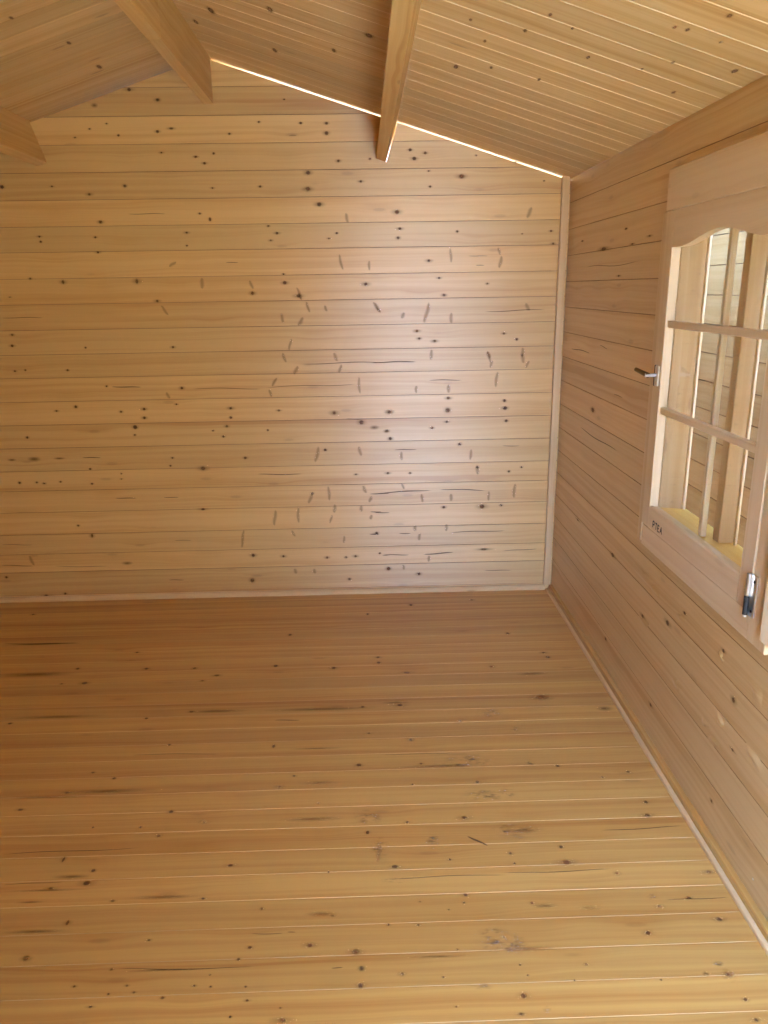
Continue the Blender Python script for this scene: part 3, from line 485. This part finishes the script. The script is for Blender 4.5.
# ------------------------------------------------------------------ ceiling slopes
def slope(name, sgn, xe, key):
    me = Mesh(); c = 1 / math.sqrt(1 + SL * SL)
    def fr(a, b, d): return (a + SL * c * d * sgn, b, zroof(a) + c * d)
    y = 2.16 - 0.12 * 20
    while y < YB + 0.9:
        x0, x1 = (XRIDGE, xe) if sgn > 0 else (xe, XRIDGE)
        board(me, [(x0, y), (x1, y), (x1, y + 0.12), (x0, y + 0.12)], y, y + 0.12, fr, 0.018, M['ceil'], 0.0026, 0.0024 if sgn > 0 else 0.0012, M['cgroove'] if sgn > 0 else M['ceil'], crown=0.0003)  # right slope seams carry painted light, left ones the plain board colour
        y += 0.12
    marks(me, key, fr)
    me.build(name, kind='structure')
    me = Mesh()
    y0, y1 = 2.16 - 0.12 * 20, y
    P = [fr(XRIDGE - sgn * 0.0, y0, 0.0185), fr(xe, y0, 0.0185), fr(xe, y1, 0.0185), fr(XRIDGE, y1, 0.0185)]
    Q = [(a, b, z + 0.03) for a, b, z in P]
    Z = [(0, 0, 0)] * 4
    me.face(P, Z, M['roof']); me.face(Q[::-1], Z, M['roof'])
    for i in range(4):
        j = (i + 1) % 4; me.face([P[i], Q[i], Q[j], P[j]], Z, M['roof'])
    me.build(name.replace('ceiling', 'roof'), kind='structure')
slope('ceiling_right', 1, EAVE0, 'R')
slope('ceiling_left', -1, XL - 0.06, 'L')

# ------------------------------------------------------------------ trims
me = Mesh(); box(me, (XR - 0.045, YB - 0.024, 0.026), (XR - 0.011, YB - 0.001, 2.072), M['trim'], 2, 0.002)
me.build('trim_1', kind='structure')
me = Mesh()
prism(me, [(YB - 0.0005, 0.0005), (YB - 0.02, 0.0005), (YB - 0.02, 0.014), (YB - 0.012, 0.024), (YB - 0.0005, 0.026)], 0, XL + 0.001, XR - 0.036, M['trim'], 0)
me.build('baseboard_back', kind='structure')
me = Mesh()
prism(me, [(XR - 0.0205, 0.0005), (XR - 0.034, 0.0005), (XR - 0.034, 0.008), (XR - 0.032, 0.011), (XR - 0.0205, 0.012)], 1, YF + 0.001, YB - 0.026, M['trim'], 1)
prism(me, [(XR - 0.0005, 0.0005), (XR - 0.020, 0.0005), (XR - 0.019, 0.028), (XR - 0.016, 0.031), (XR - 0.0005, 0.031)], 1, YF + 0.001, YB - 0.026, M['floor'], 1)
me.build('baseboard_right', kind='structure')

# ------------------------------------------------------------------ window
win = bpy.data.objects.new('window_1', None); COL.objects.link(win); win.location = (0, 0, 0); win['kind'] = 'structure'
XS = 0.972                                             # room face of sash and casing
SY0, SY1, SZ0, SZ1 = 1.786, 2.568, 0.768, 1.800        # sash outline
IY0, IY1, IZ0, IZ1 = 1.850, 2.505, 0.846, 1.690        # glazed opening
F = M['frame']
me = Mesh()
box(me, (XS + 0.002, SY1 + 0.001, 0.700), (XR + 0.001, 2.606, 1.800), F, 2, 0.003)           # far casing board
box(me, (XS + 0.002, 1.690, 0.690), (XR + 0.001, SY0 - 0.002, 1.800), F, 2, 0.003)           # near casing board
box(me, (XS - 0.002, 1.690, 1.801), (XR + 0.001, 2.575, 1.925), F, 1, 0.003)                  # head casing
box(me, (XS + 0.004, SY0 - 0.001, 0.688), (XR + 0.001, 2.567, 0.766), F, 1, 0.003)           # apron below the sash
# lining through the wall
box(me, (1.006, 2.512, 0.775), (1.088, 2.578, 1.804), M['trim'], 2, 0.002)
box(me, (1.006, 1.777, 0.775), (1.088, 1.843, 1.804), M['trim'], 2, 0.002)
box(me, (1.006, 1.777, 1.735), (1.088, 2.578, 1.804), M['trim'], 1, 0.002)
box(me, (1.086, 2.496, 0.832), (1.094, 2.513, 1.736), M['pale_strip'], 2, 0.001)                     # pale stick, colour stands in for a bright edge line
me.build('window_frame', win)
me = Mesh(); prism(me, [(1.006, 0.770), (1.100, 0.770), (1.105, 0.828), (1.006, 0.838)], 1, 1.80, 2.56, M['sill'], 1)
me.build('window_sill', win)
me = Mesh(); box(me, (1.040, 2.125, 0.836), (1.086, 2.165, 1.735), M['trim'], 2, 0.002)
box(me, (1.084, 2.112, 0.832), (1.091, 2.124, 1.735), M['pale_strip'], 2, 0.001)  # pale colour stands in for the bright line on the mullion edge
me.build('mullion', win)
me = Mesh(); box(me, (0.953, 1.605, 0.735), (0.9845, 1.685, 1.86), M['pale_strip'], 2, 0.003)
me.build('side_board', win)
# sash
me = Mesh()
box(me, (XS, IY1, SZ0), (1.002, SY1, SZ1), F, 2, 0.002)
box(me, (XS, SY0, SZ0), (1.002, IY0, SZ1), F, 2, 0.002)
prism(me, [(XS, SZ0), (1.0045, SZ0), (1.0045, IZ0 - 0.004), (0.996, IZ0 - 0.004), (0.980, IZ0), (XS + 0.003, IZ0), (XS, IZ0 - 0.004)], 1, IY0 + 0.0005, IY1 - 0.0005, F, 1)
sash = me.build('sash', win)
me = Mesh()
arch = [(IY1 - 0.0005, IZ1)]
for i in range(0, 25):
    t = i / 24; arch.append((2.43 - 0.50 * t, IZ1 + 0.034 * (0.5 - 0.5 * math.cos(2 * math.pi * t)) ** 0.8))
arch += [(IY0 + 0.0005, IZ1), (IY0 + 0.0005, SZ1), (IY1 - 0.0005, SZ1)]
prism(me, arch, 0, XS + 0.0002, 1.002, F, 1)
me.build('top_rail', sash)
for z in (1.455, 1.176):
    me = Mesh(); box(me, (0.978, IY0, z - 0.011), (1.0, IY1, z + 0.011), F, 1, 0.003)
    o = me.build('glazing_bar', sash)
me = Mesh(); box(me, (1.004, 2.167, IZ0 - 0.004), (1.022, 2.189, 1.735), F, 2, 0.003)
o = me.build('glazing_bar', sash); o['label'] = 'upright glazing bar between the two halves'
me = Mesh(); box(me, (1.0022, IY0 - 0.003, IZ0 - 0.012), (1.0038, IY1 + 0.003, IZ1 + 0.045), M['glass'], 2, 0)
o = me.build('glass_pane', sash); o['label'] = 'clear glass pane'
# handle: plate, neck, lever grip turned into the room
me = Mesh(); hy, hz = 2.527, 1.288
box(me, (XS - 0.009, hy - 0.012, hz - 0.034), (XS - 0.0002, hy + 0.012, hz + 0.034), M['metal'], 2, 0.003)
box(me, (XS - 0.0094, hy + 0.0122, hz - 0.034), (XS - 0.0002, hy + 0.016, hz + 0.034), M['black'], 2, 0.001)
tube(me, (XS - 0.008, hy, hz + 0.002), (XS - 0.045, hy, hz + 0.002), 0.0065, M['metal'])
h = me.build('handle', sash); h['label'] = 'steel handle plate with dark lever'
me2 = Mesh()
tube(me2, (XS - 0.036, hy - 0.004, hz + 0.002), (XS - 0.050, hy + 0.075, hz + 0.014), 0.0085, M['bronze'], 14, 0.0065)
h2 = me2.build('lever', sash); h2['label'] = 'dark bronze lever grip'
# hinge at the near side of the sash
me = Mesh(); qy = SY0 - 0.002; z0, z1 = 0.760, 0.872
box(me, (XS - 0.003, qy - 0.028, z0), (XS + 0.0018, qy - 0.002, z1), M['metal'], 2, 0.001)
box(me, (XS - 0.0035, qy + 0.006, z0 + 0.002), (XS - 0.0001, qy + 0.010, z1 - 0.002), M['black'], 2, 0.001)
tube(me, (XS - 0.008, qy + 0.001, z0), (XS - 0.008, qy + 0.001, z0 + 0.05), 0.0065, M['black'])
tube(me, (XS - 0.008, qy + 0.001, z0 + 0.052), (XS - 0.008, qy + 0.001, z1), 0.0065, M['metal'])
tube(me, (XS - 0.008, qy + 0.001, z0 - 0.006), (XS - 0.008, qy + 0.001, z0), 0.005, M['metal'])
for zz in (z0 + 0.016, z1 - 0.016): tube(me, (XS - 0.0045, qy - 0.018, zz), (XS - 0.002, qy - 0.018, zz), 0.004, M['black'], 10)
h = me.build('hinge', sash); h['label'] = 'steel and black hinge'
# smudged ink stamp on the bottom rail
me = Mesh()
GL = [[(0, 0, 0, 1), (0, 1, .6, 1), (.6, 1, .6, .5), (.6, .5, 0, .5)], [(0, 1, .7, 1), (.35, 1, .35, 0)], [(0, 0, 0, 1), (0, 1, .6, .9), (0, .5, .5, .5), (0, 0, .6, 0)], [(0, 0, .35, 1), (.35, 1, .7, 0), (.15, .4, .55, .4)]]
for k, gl in enumerate(GL):
    for a0, b0, a1, b1 in gl:
        y0, y1 = 2.462 - 0.022 * k - a0 * 0.022, 2.462 - 0.022 * k - a1 * 0.022; za, zb = 0.782 + b0 * 0.022, 0.782 + b1 * 0.022
        d = Vector((0, y1 - y0, zb - za)); n = Vector((0, -d.z, d.y)).normalized() * 0.0026
        P = [Vector((XS - 0.0004, y0, za)) - n, Vector((XS - 0.0004, y1, zb)) - n, Vector((XS - 0.0004, y1, zb)) + n, Vector((XS - 0.0004, y0, za)) + n]
        me.face(P, [(0, 0, 0)] * 4, M['ink'])
o = me.build('ink_stamp', sash); o['label'] = 'smudged black ink stamp'

# ------------------------------------------------------------------ outside: next wall beyond the window, ground, unseen pieces added to steer daylight
me = Mesh(); fr_o = lambda a, b, d: (1.45 + d, a, b)
for k in range(-1, 18):
    lo, hi = 0.005 + 0.1175 * k, 0.005 + 0.1175 * (k + 1)
    board(me, [(-7.0, lo), (6.0, lo), (6.0, hi), (-7.0, hi)], lo, hi, fr_o, 0.044, M['side'], 0.002, 0.005, M['groove'], crown=0.0004)  # stretch in front of the doorway added to block light towards the left
box(me, (1.030, 3.86, -0.1), (1.449, 3.90, 2.10), M['side'], 2, 0.002)  # end panel added to keep backyard light out of the slot
me.build('wall_outside', kind='structure')
me = Mesh(); c_ = YB + 0.044 + 0.22
prism(me, [(XRIDGE, ZRIDGE - 0.003), (XRIDGE, ZRIDGE - 0.075), (XR + 0.05, zroof(XR + 0.05) - 0.075), (XR + 0.05, zroof(XR + 0.05) - 0.003)], 1, c_, c_ + 0.03, M['trim'], 0)
me.build('gap_batten_added', kind='structure')  # unseen batten added to tone down light through the right gable gap
me = Mesh()
prism(me, [(XRIDGE, ZRIDGE - 0.003), (XRIDGE, ZRIDGE - 0.075), (XL - 0.05, zroof(XL - 0.05) - 0.075), (XL - 0.05, zroof(XL - 0.05) - 0.003)], 1, YB + 0.0445, YB + 0.07, M['trim'], 0)
me.build('gap_closer_added', kind='structure')  # unseen board added behind the left gable gap so it stays dark
me = Mesh(); box(me, (BLOCKER_X, -7.2, 2.13), (2.6, 6.2, 2.17), M['roof'], 1, 0.004); me.build('slot_light_blocker', kind='structure')  # unseen slab added to narrow the skylight slot outside the window
me = Mesh(); fr_e = lambda a, b, d: (a, -7.0 - d, b)  # unseen fence added to hide horizon sky and bounce warm light indoors
for k in range(ADDED_FENCE_N):
    lo = -0.11 + 0.1175 * k
    board(me, [(-9, lo), (1.44, lo), (1.44, lo + 0.1175), (-9, lo + 0.1175)], lo, lo + 0.1175, fr_e, 0.03, M['beam'], 0.002, 0.004, M['groove'])
me.build('added_fence', kind='structure')
me = Mesh()
P = [(-14, -16, -0.112), (14, -16, -0.112), (14, 14, -0.112), (-14, 14, -0.112)]
Q = [(a, b, -0.3) for a, b, c in P]; Z = [(0, 0, 0)] * 4
me.face(P, Z, M['ground']); me.face(Q[::-1], Z, M['ground'])
for i in range(4):
    j = (i + 1) % 4; me.face([P[i], Q[i], Q[j], P[j]], Z, M['ground'])
me.build('ground', kind='structure')
me = Mesh(); box(me, (BOUNCE_X, BOUNCE_Y, -0.118), (1.44, YF - 0.05, -0.075), M['bounce_slab'], 0, 0.004); me.build('added_bounce_slab', kind='structure')  # unseen pale slab added and sized to bounce cool light through the doorway

# ------------------------------------------------------------------ daylight
wd = bpy.data.worlds.new('sky'); S.world = wd; wd.use_nodes = True
nt = wd.node_tree; nt.nodes.clear()
bg = nt.nodes.new('ShaderNodeBackground'); bg.inputs[0].default_value = SKY_COL; bg.inputs[1].default_value = SKY
ow = nt.nodes.new('ShaderNodeOutputWorld'); nt.links.new(bg.outputs[0], ow.inputs[0])
sun = bpy.data.lights.new('sun', 'SUN'); sun.energy = SUN; sun.color = (1.0, 0.93, 0.82); sun.angle = 0.01
so = bpy.data.objects.new('sun', sun); COL.objects.link(so)
el = math.radians(SUN_EL); to_sun = Vector((SUN_X, math.cos(el), math.sin(el))).normalized()
so.rotation_euler = to_sun.to_track_quat('Z', 'Y').to_euler(); so.location = to_sun * 12

# ------------------------------------------------------------------ camera
pi_, ya, ro = 0.2855, 0.0218, -0.0160
fwd = Vector((math.sin(ya) * math.cos(pi_), math.cos(ya) * math.cos(pi_), -math.sin(pi_)))
rt = Vector((math.cos(ya), -math.sin(ya), 0)); up = rt.cross(fwd)
r2 = math.cos(ro) * rt + math.sin(ro) * up; u2 = -math.sin(ro) * rt + math.cos(ro) * up
cam = bpy.data.cameras.new('camera'); co = bpy.data.objects.new('camera', cam); COL.objects.link(co)
cam.sensor_fit = 'HORIZONTAL'; cam.sensor_width = 36.0; cam.lens = 762.0 / 768.0 * 36.0; cam.clip_start = 0.02
mw = Matrix((r2, u2, -fwd)).transposed().to_4x4(); mw.translation = Vector((0, 0, 1.58)); co.matrix_world = mw
S.camera = co

S.view_settings.view_transform = 'Standard'; S.view_settings.look = 'None'
S.view_settings.gamma = 1.0; S.view_settings.use_curve_mapping = False
S.view_settings.exposure = EXPO
cy = S.cycles
cy.use_denoising = True; cy.max_bounces = 12; cy.diffuse_bounces = 8; cy.glossy_bounces = 4; cy.transparent_max_bounces = 16
cy.sample_clamp_indirect = 8.0
